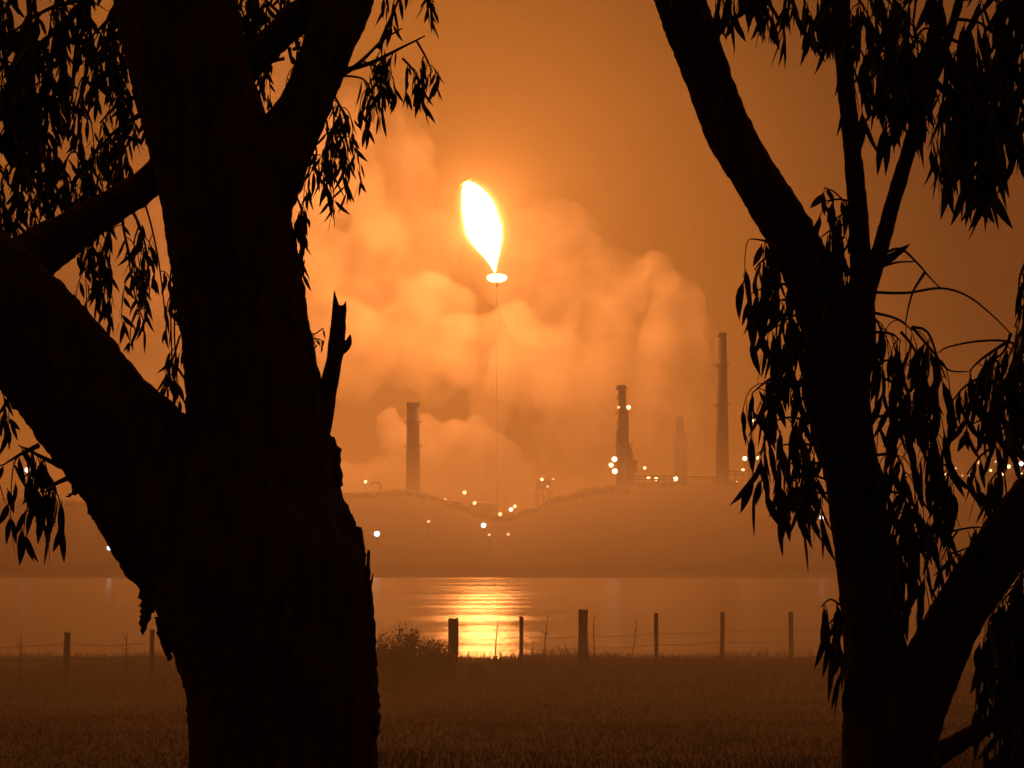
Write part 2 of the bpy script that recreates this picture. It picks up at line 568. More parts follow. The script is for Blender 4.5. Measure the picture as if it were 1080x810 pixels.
# ------------------------------------------------------------------ refinery structures
D_PLANT = 1285.0
def base_at(px, d):
    p = P(px, 515, d)
    return Vector((p.x, p.y, terrain(p.x, p.y) - 1.0))
def chimney(px, ytop, r0, r1, d, label, m=M_concrete, collar=True):
    b = base_at(px, d)
    H = P(px, ytop, d).z - b.z
    root = empty("chimney", b, label, "chimney")
    R0, R1 = M(r0, d), M(r1, d)
    V, Fc = [], []
    lathe_geo(V, Fc, b, [(R0, 0), (lerp(R0, R1, .5), H * .5), (R1, H - 1.5), (R1 * .8, H - 1.5), (R1 * .78, H - 3)], 28)
    py_obj("shaft", V, Fc, m, root)
    V, Fc = [], []
    lathe_geo(V, Fc, b, [(R1 * 1.01, H - 2.6), (R1 * 1.1, H - 2.2), (R1 * 1.1, H - 0.2), (R1 * 0.84, H)], 28)
    py_obj("crown_ring", V, Fc, m, root)
    for t in ((0.55, 0.8) if collar else ()):
        R = lerp(R0, R1, t)
        V, Fc = [], []
        lathe_geo(V, Fc, (b.x, b.y, b.z + H * t), [(R * .9, -0.25), (R + 1.6, -0.2), (R + 1.6, 0.0), (R * .9, 0.1)], 24)
        for k in range(16):
            a = 2 * math.pi * k / 16
            q = Vector((b.x + (R + 1.5) * math.cos(a), b.y + (R + 1.5) * math.sin(a), b.z + H * t))
            tube_geo([(q, 0.06), (q + Vector((0, 0, 1.2)), 0.06)], 5, V, Fc)
        py_obj("platform", V, Fc, M_steel, root)
    V, Fc = [], []
    x = b.x + R0 * .7
    for s in (-.3, .3):
        tube_geo([(Vector((b.x + s, b.y - R0 - .3, b.z)), .06), (Vector((b.x + s, b.y - R1 - .3, b.z + H - 1)), .06)], 5, V, Fc)
    for k in range(int(H / 1.2)):
        t = k * 1.2 / H
        yy = b.y - lerp(R0, R1, t) - .3
        tube_geo([(Vector((b.x - .3, yy, b.z + k * 1.2)), .04), (Vector((b.x + .3, yy, b.z + k * 1.2)), .04)], 4, V, Fc)
    py_obj("ladder", V, Fc, M_steel, root)
    return root
chimney(435.5, 424, 7.6, 6.5, 1222, "short thick chimney standing on the left mound before the steam")
chimney(762, 350, 7.4, 5.4, 1225, "tallest slim chimney at the right edge of the smoke")

LAMP_MATS = {
 "warm": emitter("lamp_warm", (1.0, 0.60, 0.24), 7.5),
 "white": emitter("lamp_white", (1.0, 0.74, 0.42), 8.0),
 "cool": emitter("lamp_cool", (1.0, 0.96, 0.88), 7.0),
 "dim": emitter("lamp_dim", (1.0, 0.50, 0.24), 2.6),
 "shore": emitter("lamp_shore", (0.80, 0.92, 1.0), 3.2),
}
def lamp_geo(c, r):
    """a round floodlight: lens bowl and hood"""
    V, Fc = [], []
    lathe_geo(V, Fc, c, [(r * .1, -r), (r * .5, -r * .87), (r * .87, -r * .5), (r, 0), (r * .87, r * .5), (r * .5, r * .87)], 12)
    V2, F2 = [], []
    lathe_geo(V2, F2, c, [(r * .42, r * .88), (r * .62, r * .86), (r * .4, r * 1.05), (r * .1, r * 1.12)], 12)
    return V, Fc, V2, F2

def column(px, sections, d, label, lamps=(), plat=()):
    """distillation column: stacked shells, platforms, top pipe"""
    b = base_at(px, d)
    root = empty("distillation_column", b, label, "refinery column")
    for i, (cx, y0, y1, r) in enumerate(sections):
        z0 = P(px, y0, d).z if i else b.z
        z1 = P(px, y1, d).z
        c = P(cx, y0, d)
        R = M(r, d)
        V, Fc = [], []
        h = z1 - z0
        lathe_geo(V, Fc, (c.x, c.y, z0), [(R, 0), (R, h * .93), (R * .8, h * .975), (R * .3, h)], 22)
        py_obj("shell", V, Fc, M_steel, root)
    for (cx, y, r) in plat:
        c = P(cx, y, d)
        R = M(r, d)
        V, Fc = [], []
        lathe_geo(V, Fc, c, [(R * .5, -.3), (R, -.25), (R, 0), (R * .5, .05)], 20)
        for k in range(14):
            a = 2 * math.pi * k / 14
            q = c + Vector((R * .97 * math.cos(a), R * .97 * math.sin(a), 0))
            tube_geo([(q, .08), (q + Vector((0, 0, 1.3)), .08)], 5, V, Fc)
        ring = [(c + Vector((R * .97 * math.cos(2 * math.pi * k / 14), R * .97 * math.sin(2 * math.pi * k / 14), 1.3)), .08) for k in range(15)]
        tube_geo(ring, 5, V, Fc)
        py_obj("platform", V, Fc, M_steel, root)
    for (lx, ly, s, kind) in lamps:
        c = P(lx, ly, d - 9)
        r = M(s * .5, d)
        V, Fc, V2, F2 = lamp_geo(c, r)
        a = c + Vector((0, 0, r * .6))
        q = Vector((P(px, ly, d).x, P(px, ly, d).y, a.z))
        tube_geo([(a, .2), (q, .2)], 6, V2, F2)
        h = py_obj("lamp", V2, F2, M_steel, root)
        ln = py_obj("lamp_lens", V, Fc, LAMP_MATS[kind], h)
        ln.location = (0, 0, 0)
    return root
tower = column(657, [(659, 515, 470, 7.6), (657.5, 470, 436, 5.6), (656.2, 436, 411, 4.0), (655.6, 411, 406, 4.9)], 1220,
       "tall stepped refinery column with lamps near its top and foot",
       lamps=[(652.5, 429.5, 2.8, "dim"), (663, 429.6, 4.2, "warm"), (648, 484.3, 5.6, "white"), (644.5, 490.5, 5, "warm"), (648.5, 497, 5.6, "white")],
       plat=[(655.5, 411, 6.2), (656, 436, 7.4), (656.5, 448, 6.6), (658, 470, 9.6), (659, 486, 9.0), (655, 420, 5.2)])
def tower_pipes():
    d = 1216
    V, Fc = [], []
    for path in ([(661, 515), (661, 440), (659, 428), (657, 424)], [(666, 515), (666, 478), (663, 472)], [(651.5, 515), (651.5, 455), (653, 450)]):
        tube_geo(catmull([(P(x, y, d), .8) for x, y in path], 2.0), 8, V, Fc)
        py_obj("overhead_pipe", V, Fc, M_steel, tower)
        V, Fc = [], []
    c = P(668.5, 492, d)
    lathe_geo(V, Fc, c, [(.4, -4), (1.9, -3.2), (2.0, 3), (.6, 4)], 14)
    q = P(668.5, 515, d)
    tube_geo([(Vector((c.x, c.y, q.z)), .4), (c, .4)], 8, V, Fc)
    py_obj("reflux_drum", V, Fc, M_steel, tower)
tower_pipes()
column(718, [(718, 515, 455, 7), (717, 455, 438, 4)], 1480, "faint smaller column almost lost in smoke between tower and chimney", plat=[(718, 455, 8.5), (718, 480, 8.5)])
column(792.5, [(792.5, 515, 470, 4.0), (792.5, 470, 452, 2.4)], 1290, "thin pale column beside the right tree's hanging leaves", plat=[(792.5, 470, 5), (792.5, 490, 5.5)])

def pipe_rack(x0, x1, ytop, d, label, n):
    p0, p1 = P(x0, ytop, d), P(x1, ytop, d)
    gz = min(terrain(p0.x, p0.y), terrain(p1.x, p1.y)) - 1
    root = empty("pipe_rack", ((p0.x + p1.x) / 2, p0.y, gz), label, "pipe rack", "pipe racks among the plant")
    for k in range(n + 1):
        x = lerp(p0.x, p1.x, k / n)
        V, Fc = [], []
        for dy in (-2, 2):
            box_geo(V, Fc, (x, p0.y + dy, (gz + p0.z) / 2), (.45, .45, p0.z - gz))
        for t in (.55, .80, .98):
            box_geo(V, Fc, (x, p0.y, lerp(gz, p0.z, t)), (.35, 3.5, .35))
        py_obj("trestle", V, Fc, M_steel, root)
    for t in (.58, .83, 1.01):
        for dy in (-1.3, -.4, .6, 1.4):
            V, Fc = [], []
            r = random.choice((.18, .28, .4))
            z = lerp(gz, p0.z, t) + r
            tube_geo([(Vector((p0.x - 2, p0.y + dy, z)), r), (Vector((p1.x + 2, p0.y + dy, z)), r)], 8, V, Fc)
            py_obj("pipe", V, Fc, M_steel, root)
pipe_rack(667, 708, 503, 1200, "low pipe rack between the stepped column and the faint column", 6)
pipe_rack(722, 752, 504, 1205, "short pipe rack left of the tallest chimney's foot", 4)
pipe_rack(768, 812, 497.5, 1232, "taller pipe rack under the lamps right of the tallest chimney", 6)
def vessel():
    d = 1270
    b = base_at(573, d)
    root = empty("storage_sphere", b, "small round gas vessel on the right mound at the steam's edge", "gas vessel")
    c = P(573.5, 509, d)
    R = M(8.0, d)
    bm = bmesh.new()
    bmesh.ops.create_uvsphere(bm, u_segments=24, v_segments=16, radius=R)
    bmesh.ops.translate(bm, vec=c, verts=bm.verts)
    bm_obj("shell", bm, M_tank, root)
    for k in range(8):
        a = 2 * math.pi * k / 8
        V, Fc = [], []
        q = Vector((c.x + R * .98 * math.cos(a), c.y + R * .98 * math.sin(a), c.z))
        tube_geo([(Vector((q.x, q.y, b.z)), .35), (q, .35)], 8, V, Fc)
        py_obj("leg", V, Fc, M_steel, root)
    V, Fc = [], []
    tube_geo([(c + Vector((-R * .3, 0, R * .9)), .2), (c + Vector((-R * .3, 0, R * 1.35)), .2), (c + Vector((R * .3, 0, R * 1.35)), .2), (c + Vector((R * .3, 0, R * .9)), .2)], 6, V, Fc)
    py_obj("top_rail", V, Fc, M_steel, root)
vessel()
def tank(px, ytop, rpx, d, label):
    p = P(px, ytop, d)
    gz = terrain(p.x, p.y) - 1
    root = empty("storage_tank", (p.x, p.y, gz), label, "storage tank", "storage tanks in the dip between the mounds")
    R = M(rpx, d)
    H = p.z - gz
    V, Fc = [], []
    lathe_geo(V, Fc, (p.x, p.y, gz), [(R, 0), (R, H * .85), (R + .25, H * .86), (R + .25, H * .885)], 36)
    py_obj("wall", V, Fc, M_tank, root)
    V, Fc = [], []
    lathe_geo(V, Fc, (p.x, p.y, gz), [(R + .1, H * .888), (R * .7, H * .95), (R * .3, H * .99), (.3, H)], 36)
    py_obj("roof", V, Fc, M_tank, root)
    V, Fc = [], []
    path = []
    for k in range(26):                      # spiral stair
        a = math.pi * (1.05 + .8 * k / 25)
        path.append((Vector((p.x + (R + .6) * math.cos(a), p.y + (R + .6) * math.sin(a), gz + H * .86 * k / 25)), .3))
    tube_geo(path, 6, V, Fc)
    py_obj("stair", V, Fc, M_steel, root)
tank(508, 528.5, 15, 1225, "broad pale storage tank in the dip below the steam")
tank(480, 527.5, 9, 1235, "smaller storage tank tucked against the left mound")
def crane():
    d = 1230
    b = base_at(398, d)
    root = empty("loading_arm", b, "small curved loading arm on the left mound beside a lamp", "loading arm")
    V, Fc = [], []
    pts = [(P(401.5, 519, d), .5), (P(401.5, 513, d), .5), (P(400, 509.5, d), .5), (P(396, 508.6, d), .45), (P(392, 510, d), .4), (P(390.8, 513, d), .35)]
    tube_geo(catmull(pts, .4), 10, V, Fc)
    py_obj("arm", V, Fc, M_steel, root)
    V, Fc = [], []
    q = P(401.5, 519, d)
    box_geo(V, Fc, (q.x, q.y, q.z - 1.6), (3.2, 3.2, 4.0))
    py_obj("plinth", V, Fc, M_concrete, root)
crane()

# ------------------------------------------------------------------ lamps on masts, each a thing of its own
LAMPS = [
 # px, py, size, kind, distance (None: on the slope facing the camera), group, label
 (385.5, 508, 4.5, "warm", 1215, "A", "yellow lamp beside the curved loading arm on the left mound"),
 (397.5, 563, 9.5, "shore", None, "B", "large blue white floodlight low on the far shore right of the left trunk"),
 (115, 578, 7.5, "shore", None, "B", "white shore lamp just left of the left trunk"),
 (28.5, 495.5, 7.5, "cool", 1180, "A", "bluish lamp glinting through the hanging leaves at far left"),
 (12, 523, 4.5, "warm", 1120, "A", "small yellow lamp below the bluish one at far left"),
 (452, 550, 4.2, "dim", None, "B", "dim amber lamp alone on the slope right of the blue white floodlight"),
 (469.5, 526.5, 3.6, "dim", 1165, "A", "faint amber lamp on the right flank of the left mound"),
 (490, 519.5, 5.5, "warm", 1205, "A", "uppermost yellow lamp of the cluster below the steam"),
 (500.5, 530.5, 5, "warm", 1190, "A", "yellow lamp before the broad storage tank's roof"),
 (491.5, 541, 4, "dim", 1165, "A", "dim pink lamp at the left foot of the cluster below the steam"),
 (500.5, 542.5, 5, "warm", 1160, "A", "yellow lamp just right of the dim pink one below the tank"),
 (527.5, 542.3, 5, "warm", 1165, "A", "yellow lamp standing alone in the dip left of a close lamp pair"),
 (539, 537.3, 5.6, "cool", 1165, "A", "whiter lower lamp of the close pair at the right mound's foot"),
 (543, 534, 4.8, "warm", 1180, "A", "yellower upper lamp of the close pair at the right mound's foot"),
 (510, 554, 8.5, "shore", None, "B", "biggest white lamp of the cluster below the steam"),
 (516, 564, 4, "dim", None, "B", "dim lamp just under the biggest white cluster lamp"),
 (536, 563.5, 4.2, "dim", None, "B", "amber lamp low on the slope under the close pair"),
 (571.5, 505.6, 4.5, "warm", 1255, "A", "yellow lamp in front of the round gas vessel"),
 (577.5, 513, 4, "dim", 1250, "A", "pink lamp at the foot of the round gas vessel"),
 (583.5, 505, 3, "dim", 1265, "A", "faint lamp right of the round gas vessel"),
 (680, 493.5, 4.2, "warm", 1270, "A", "upper lamp right of the stepped column"),
 (684, 504, 5.2, "warm", 1265, "A", "left one of the two side by side lamps right of the stepped column"),
 (692, 505, 5.5, "warm", 1260, "A", "right one of the two side by side lamps right of the stepped column"),
 (712.5, 505, 6.5, "white", 1260, "A", "bright lamp at the foot of the faint smoky column"),
 (665.5, 510, 3.6, "dim", 1240, "A", "dim amber lamp at ground level under the stepped column"),
 (757, 493.5, 5, "warm", 1255, "A", "yellow lamp at the foot of the tallest chimney"),
 (785.5, 483.5, 7, "white", 1275, "A", "bright white lamp between the tallest chimney and the thin pale column"),
 (799, 482.7, 5, "warm", 1275, "A", "smaller lamp touching the thin pale column's right side"),
 (783.5, 496, 5, "warm", 1265, "A", "lamp directly under the bright white one right of the tallest chimney"),
 (777, 507.2, 4, "dim", 1235, "A", "dim lamp near the ground right of the tallest chimney"),
 (795, 508, 4, "dim", 1235, "A", "dim lamp near the ground under the thin pale column"),
 (795, 443.4, 4.8, "warm", 1285, "A", "high lamp on a mast above the thin pale column"),
 (853, 539, 4.5, "shore", None, "B", "smaller slope lamp among leaves left of the right trunk"),
 (866.5, 546, 6.5, "shore", None, "B", "larger slope lamp touching the right trunk's left side"),
 (865, 512, 5, "warm", 1200, "A", "ridge lamp hidden partly by leaves left of the right trunk"),
 (1001, 487.5, 5, "warm", 1230, "C", "upper lamp at the left end of the far right town lights"),
 (996, 500, 4.4, "warm", 1200, "C", "lower lamp at the left end of the far right town lights"),
 (1033, 488, 5.5, "dim", 1230, "C", "pinkish lamp alone amid the far right town lights"),
 (1015, 501.7, 3, "dim", 1190, "C", "left one of two tiny pink lamps under the pinkish town lamp"),
 (1021.5, 501.7, 3, "dim", 1190, "C", "right one of two tiny pink lamps under the pinkish town lamp"),
 (1057.5, 500.5, 4.6, "warm", 1200, "C", "lowest yellow town lamp left of the bright right edge group"),
 (1064, 492, 5.5, "warm", 1220, "C", "middle yellow lamp of the bright group at the right edge"),
 (1069.5, 485, 6, "cool", 1230, "C", "topmost cool white lamp of the bright group at the right edge"),
 (1077, 489, 7, "cool", 1225, "C", "outermost cool white lamp at the right edge"),
 (1077.5, 500, 4, "warm", 1200, "C", "lower outermost yellow lamp at the right edge"),
 (1008, 494, 3.4, "dim", 1215, "C", "tiny amber lamp between the two left town lamps and the pinkish one"),
 (1045, 496, 3.6, "warm", 1215, "C", "small yellow town lamp midway between the pinkish lamp and the bright group"),
 (1050, 487, 3.2, "dim", 1240, "C", "faint amber town lamp high before the bright right edge group"),
 (1072, 495, 4.4, "cool", 1215, "C", "cool white lamp in the heart of the bright right edge group"),
 (1066.5, 500.5, 3.4, "dim", 1200, "C", "dim amber lamp under the middle yellow one at the right edge"),
 (985, 497, 3.2, "dim", 1210, "C", "dim town lamp right beside the right tree's hanging curtain of leaves"),
]
GR = {"A": "lamps of the refinery", "B": "lamps low on the far shore", "C": "town lights at far right"}
for (px, py, s, kind, d, g, label) in LAMPS:
    if d is None:
        d = hit(px, py, 6.0)
    r = M(s * (.36 if s < 7 else .33), d)
    c = P(px, py, d)
    gz = terrain(c.x, c.y) - .5
    root = empty("lamp_mast", (c.x, c.y, gz), label, "lamp", GR[g])
    V, Fc, V2, F2 = lamp_geo(c, r)
    py_obj("lamp_lens", V, Fc, LAMP_MATS[kind], root)
    py_obj("lamp_hood", V2, F2, M_steel, root)
    V, Fc = [], []
    yb = c.y + r + .25
    tube_geo(catmull([(Vector((c.x, yb, gz)), .16), (Vector((c.x, yb, c.z)), .12), (Vector((c.x, yb - .2, c.z + r * .9)), .1), (Vector((c.x, c.y, c.z + r * 1.0)), .1)], .8), 8, V, Fc)
    py_obj("pole", V, Fc, M_steel, root)

# ------------------------------------------------------------------ the fence along the paddock
def fence():
    posts = [  # px, y top, half width px, distance, lean
        (-75, 672, 3.6, 44, 0), (71, 667, 3.6, 46, .01), (160.5, 664, 2.6, 47, .0), (250, 660, 4.6, 48.5, 0), (360, 657, 3, 50, 0),
        (478, 653, 5.4, 51, 0), (550, 650.5, 2.2, 53, .01), (615, 643, 5.2, 54, 0), (692, 647, 2.3, 56, 0), (762, 646, 2.4, 59, .015),
        (834, 645.5, 2.4, 61, 0), (905, 645, 2.4, 62.5, 0), (968, 645, 2.3, 63.5, -.01), (1040, 645, 3.0, 64.5, 0), (1120, 645, 2.5, 65.5, 0)]
    b = P(478, 700, 51)
    root = empty("wire_fence", (b.x, b.y, terrain(b.x, b.y)), "rough post and wire fence along the dark paddock's far edge", "fence")
    tops = []
    for i, (px, yt, hw, d, lean) in enumerate(posts):
        t = P(px, yt, d)
        gz = terrain(t.x, t.y) - .15
        r = M(hw, d)
        V, Fc = [], []
        seg = 10
        h = t.z - gz
        path = [(Vector((t.x - lean * h * (1 - k / 8), t.y, gz + h * k / 8)), r * (1.05 - .1 * k / 8)) for k in range(9)]
        rnd = random.random() * 50
        def dsp(p, an, r_, ii):
            return r_ * .18 * noise.noise(Vector((math.cos(an) * 1.5, math.sin(an) * 1.5, p.z * 1.5 + rnd)))
        tube_geo(path, seg, V, Fc, dsp)
        # slanted, weathered top
        for k in range(seg):
            v = V[8 * seg + k]
            V[8 * seg + k] = (v[0], v[1], v[2] + (.25 * r * math.cos(k) + .2 * r * random.uniform(-1, 1)))
        py_obj("post", V, Fc, M_post, root)
        tops.append((t, gz, h))
    for frac in (.9, .62, .34):
        V, Fc = [], []
        path = []
        for (a, ga, ha), (c, gc, hc) in zip(tops, tops[1:]):
            p0 = Vector((a.x, a.y - .04, ga + .15 + 1.05 * frac))
            p1 = Vector((c.x, c.y - .04, gc + .15 + 1.05 * frac))
            for k in range(8):
                t = k / 8
                q = p0.lerp(p1, t)
                q.z -= .05 * math.sin(math.pi * t)
                path.append((q, .006))
        tube_geo(path, 5, V, Fc)
        py_obj("wire", V, Fc, M_wire, root)
fence()

# ------------------------------------------------------------------ dry weeds by the fence
WEEDS = [(22, 668, 20, 704, 45, "dry weed stalk at the far left end of the fence"),
         (134, 667, 134, 700, 46, "thin dry stalk between the two left fence posts"),
         (525, 650, 523, 696, 52, "thin dry stalk in the water's glare left of a slim post"),
         (578, 650, 574, 690, 54, "leaning dry stalk left of the thickest middle post"),
         (672, 652, 662, 692, 55, "forked dry stalk leaning right near the slim middle posts"),
         (626, 650, 628, 688, 55, "short dry stalk close behind the thickest middle post"),
         (1016, 650, 1012, 690, 60, "dry stalk seen between the right tree's limbs")]
for (x0, y0, x1, y1, d, label) in WEEDS:
    t = P(x0, y0, d); b = P(x1, y1, d)
    b = Vector((b.x, b.y, terrain(b.x, b.y) - .05))
    root = empty("dry_weed", b, label, "weed", "dry weeds along the fence")
    V, Fc = [], []
    mid = b.lerp(t, .5) + Vector((random.uniform(-.05, .05), 0, 0))
    tube_geo(catmull([(b, .018), (mid, .014), (t, .006)], .08), 6, V, Fc)
    for k in range(5):
        s = b.lerp(t, random.uniform(.45, .95))
        e = s + Vector((random.uniform(-.16, .16), random.uniform(-.1, .1), random.uniform(.06, .2)))
        tube_geo([(s, .006), (e, .003)], 5, V, Fc)
    py_obj("stalk", V, Fc, M_stem, root)
    V, Fc = [], []
    for k in range(26):
        s = b.lerp(t, random.uniform(.3, 1.0)) + Vector((random.uniform(-.1, .1), random.uniform(-.1, .1), random.uniform(-.02, .08)))
        a = random.uniform(0, 6.28)
        u = Vector((math.cos(a), math.sin(a), random.uniform(-.6, .9))).normalized() * random.uniform(.03, .07)
        w = u.cross(Vector((0, 0, 1))).normalized() * .008
        i = len(V)
        V += [tuple(s), tuple(s + u * .5 + w), tuple(s + u), tuple(s + u * .5 - w)]
        Fc.append((i, i + 1, i + 2, i + 3))
    py_obj("leaves", V, Fc, M_shrub, root)

# ------------------------------------------------------------------ shrubs
def shrub(px, base_y, w_px, h_px, d, n, label, seed):
    rr = random.Random(seed)
    b = P(px, base_y, d)
    b = Vector((b.x, b.y, terrain(b.x, b.y) - .05))
    root = empty("shrub", b, label, "shrub", "low shrubs by the fence")
    W, H = M(w_px, d) / 2, M(h_px, d)
    V, Fc, LV, LF = [], [], [], []
    for k in range(n):
        a = rr.uniform(0, 6.28)
        q = rr.random() ** .5
        e = b + Vector((W * q * math.cos(a), W * .8 * q * math.sin(a), H * rr.uniform(.45, 1.0) * (1 - .45 * q * q)))
        m = b.lerp(e, .5) + Vector((rr.uniform(-.1, .1), rr.uniform(-.1, .1), .08))
        path = catmull([(b + Vector((rr.uniform(-.1, .1), rr.uniform(-.1, .1), 0)), .014), (m, .009), (e, .003)], .12)
        tube_geo(path, 5, V, Fc)
        for j in range(60):
            t = rr.uniform(.3, 1)
            i0 = min(len(path) - 1, int(t * (len(path) - 1)))
            s = path[i0][0] + Vector((rr.gauss(0, .07), rr.gauss(0, .07), rr.gauss(0, .06)))
            u = Vector((rr.gauss(0, 1), rr.gauss(0, 1), rr.gauss(.3, .7))).normalized()
            w = u.cross(Vector((rr.gauss(0, 1), rr.gauss(0, 1), rr.gauss(0, 1)))).normalized()
            L = rr.uniform(.04, .10)
            i = len(LV)
            LV += [tuple(s), tuple(s + u * L * .5 + w * L * .3), tuple(s + u * L), tuple(s + u * L * .5 - w * L * .3)]
            LF.append((i, i + 1, i + 2, i + 3))
    py_obj("stem", V, Fc, M_stem, root)
    py_obj("foliage", LV, LF, M_shrub, root)
shrub(425, 704, 92, 72, 48, 110, "rounded leafy shrub right beside the left trunk's foot", 3)
shrub(458, 702, 50, 58, 49, 60, "ragged smaller shrub between trunk and thick fence post", 4)
shrub(503, 700, 26, 26, 50, 18, "tiny twiggy shrub against the glare right of a thick post", 5)

# ------------------------------------------------------------------ scrub on the far shore (a countless ground cover)
def scrub():
    rr = random.Random(12)
    V, Fc = [], []
    n = 0
    while n < 700:
        y = rr.uniform(1090, 1160)
        x = (rr.random() - .5) * 2 * (.27 * y)
        if noise.noise(Vector((x * .016, y * .016, 7.0))) + rr.uniform(-.35, .35) < .02:
            continue
        n += 1
        z = terrain(x, y)
        R = rr.uniform(.8, 2.6) * (.6 if y > 1100 else 1)
        for k in range(26):                      # leafy tufts rather than one ball
            c = Vector((x + rr.gauss(0, R * .8), y + rr.gauss(0, R * .5), z + abs(rr.gauss(0, R * .4))))
            for q in range(3):
                u = Vector((rr.gauss(0, 1), rr.gauss(0, 1), rr.gauss(.4, .8))).normalized() * R * rr.uniform(.3, .7)
                w = u.cross(Vector((rr.gauss(0, 1), rr.gauss(0, 1), rr.gauss(0, 1)))).normalized() * R * .22
                i = len(V)
                V += [tuple(c - w), tuple(c + w), tuple(c + u)]
                Fc.append((i, i + 1, i + 2))
    tag(py_obj("scrub", V, Fc, M_scrub, shade=False), "dark low scrub over the far shore", "scrub", kind="stuff")
scrub()

# ------------------------------------------------------------------ grass over the paddock
def grass():
    rng = np.random.default_rng(5)
    n = 120000
    y = 8 + 58 * rng.random(n) ** 0.8
    x = (rng.random(n) - .5) * 2 * (.34 * y + 2.5)
    fr = np.clip((y - 40) / 10, 0, 1)
    patch = np.array([noise.noise(Vector((float(a) * .35, float(b) * .25, 9.0))) for a, b in zip(x, y)])
    h = (.035 + .055 * rng.random(n)) * (1 + .9 * patch) + fr * (.02 + .26 * rng.random(n) ** 3.0) * (1 + .8 * patch)
    h = np.maximum(h, .04)
    a = rng.random(n) * 2 * np.pi
    lean = h * (.2 + .6 * rng.random(n))
    b = rng.random(n) * 2 * np.pi
    wd = .004 + .006 * rng.random(n) + .00012 * y
    z = np.array([terrain(float(p), float(q)) for p, q in zip(x, y)]) - .01
    dx, dy = np.cos(a) * wd, np.sin(a) * wd
    lx, ly = np.cos(b) * lean, np.sin(b) * lean
    v = np.empty((n, 5, 3), dtype=np.float32)
    v[:, 0] = np.stack([x - dx, y - dy, z], 1)
    v[:, 1] = np.stack([x + dx, y + dy, z], 1)
    v[:, 2] = np.stack([x + dx * .7 + lx * .35, y + dy * .7 + ly * .35, z + h * .6], 1)
    v[:, 3] = np.stack([x - dx * .7 + lx * .35, y - dy * .7 + ly * .35, z + h * .6], 1)
    v[:, 4] = np.stack([x + lx, y + ly, z + h], 1)
    me = bpy.data.meshes.new("grass")
    idx = (np.arange(n)[:, None] * 5 + np.array([0, 1, 2, 3, 3, 2, 4])[None, :]).astype(np.int32).ravel()
    me.vertices.add(n * 5)
    me.vertices.foreach_set("co", v.ravel())
    me.loops.add(n * 7)
    me.loops.foreach_set("vertex_index", idx)
    me.polygons.add(n * 2)
    st = (np.arange(n)[:, None] * 7 + np.array([0, 4])[None, :]).astype(np.int32).ravel()
    me.polygons.foreach_set("loop_start", st)
    me.update(calc_edges=True)
    me.validate()
    tag(link("grass", me, M_grass), "dry paddock grass", "grass", kind="stuff")
grass()

# ------------------------------------------------------------------ trees
def bark_disp(seed, amp, ridges=1.0):
    def f(p, an, r, i):
        q = Vector((p.x * 10 + seed, p.y * 10, p.z * 2.2))
        v = noise.noise(q) * .5 + noise.noise(q * 2.1) * .3
        q2 = Vector((p.x * 42 + seed, p.y * 42, p.z * 12))
        v2 = noise.noise(q2) * .5 + noise.noise(q2 * 2.3) * .35
        q3 = Vector((p.x * 90 + seed, p.y * 90, p.z * 40))
        return amp * r * v * .9 + ridges * (.013 * v2 + .006 * noise.noise(q3))
    return f
def limb(root, name, pts, seed, amp=.12, ridges=1.0, seg=56, step=.014, m=None):
    """pts: (px, py, radius px, distance)"""
    path = catmull([(P(px, py, d), M(r, d)) for px, py, r, d in pts], step)
    V, Fc = [], []
    tube_geo(path, seg, V, Fc, bark_disp(seed, amp, ridges))
    return py_obj(name, V, Fc, m or M_bark, root)

def leaf_geo(V, Fc, p, dirv, L, W, rr):
    """one sickle-shaped gum leaf hanging from p"""
    t = dirv.normalized()
    a = Vector((rr.gauss(0, 1), rr.gauss(0, 1), rr.gauss(0, .3)))
    s = t.cross(a)
    if s.length < 1e-4: s = Vector((1, 0, 0))
    s.normalize()
    nn = t.cross(s)
    bend = rr.uniform(-.28, .28)
    curl = rr.uniform(-.15, .15)
    prof = [(0, .10), (.10, .16), (.28, .82), (.48, 1.0), (.68, .82), (.86, .42), (1.0, .03)]
    i = len(V)
    for u, w in prof:
        c = p + t * (L * u) + s * (L * bend * u * u) + nn * (L * curl * u * u)
        V.append(tuple(c - s * (W * w * .5)))
        V.append(tuple(c + nn * (W * w * .10)))
        V.append(tuple(c + s * (W * w * .5)))
    for k in range(len(prof) - 1):
        b = i + 3 * k
        Fc.append((b, b + 1, b + 4, b + 3))
        Fc.append((b + 1, b + 2, b + 5, b + 4))

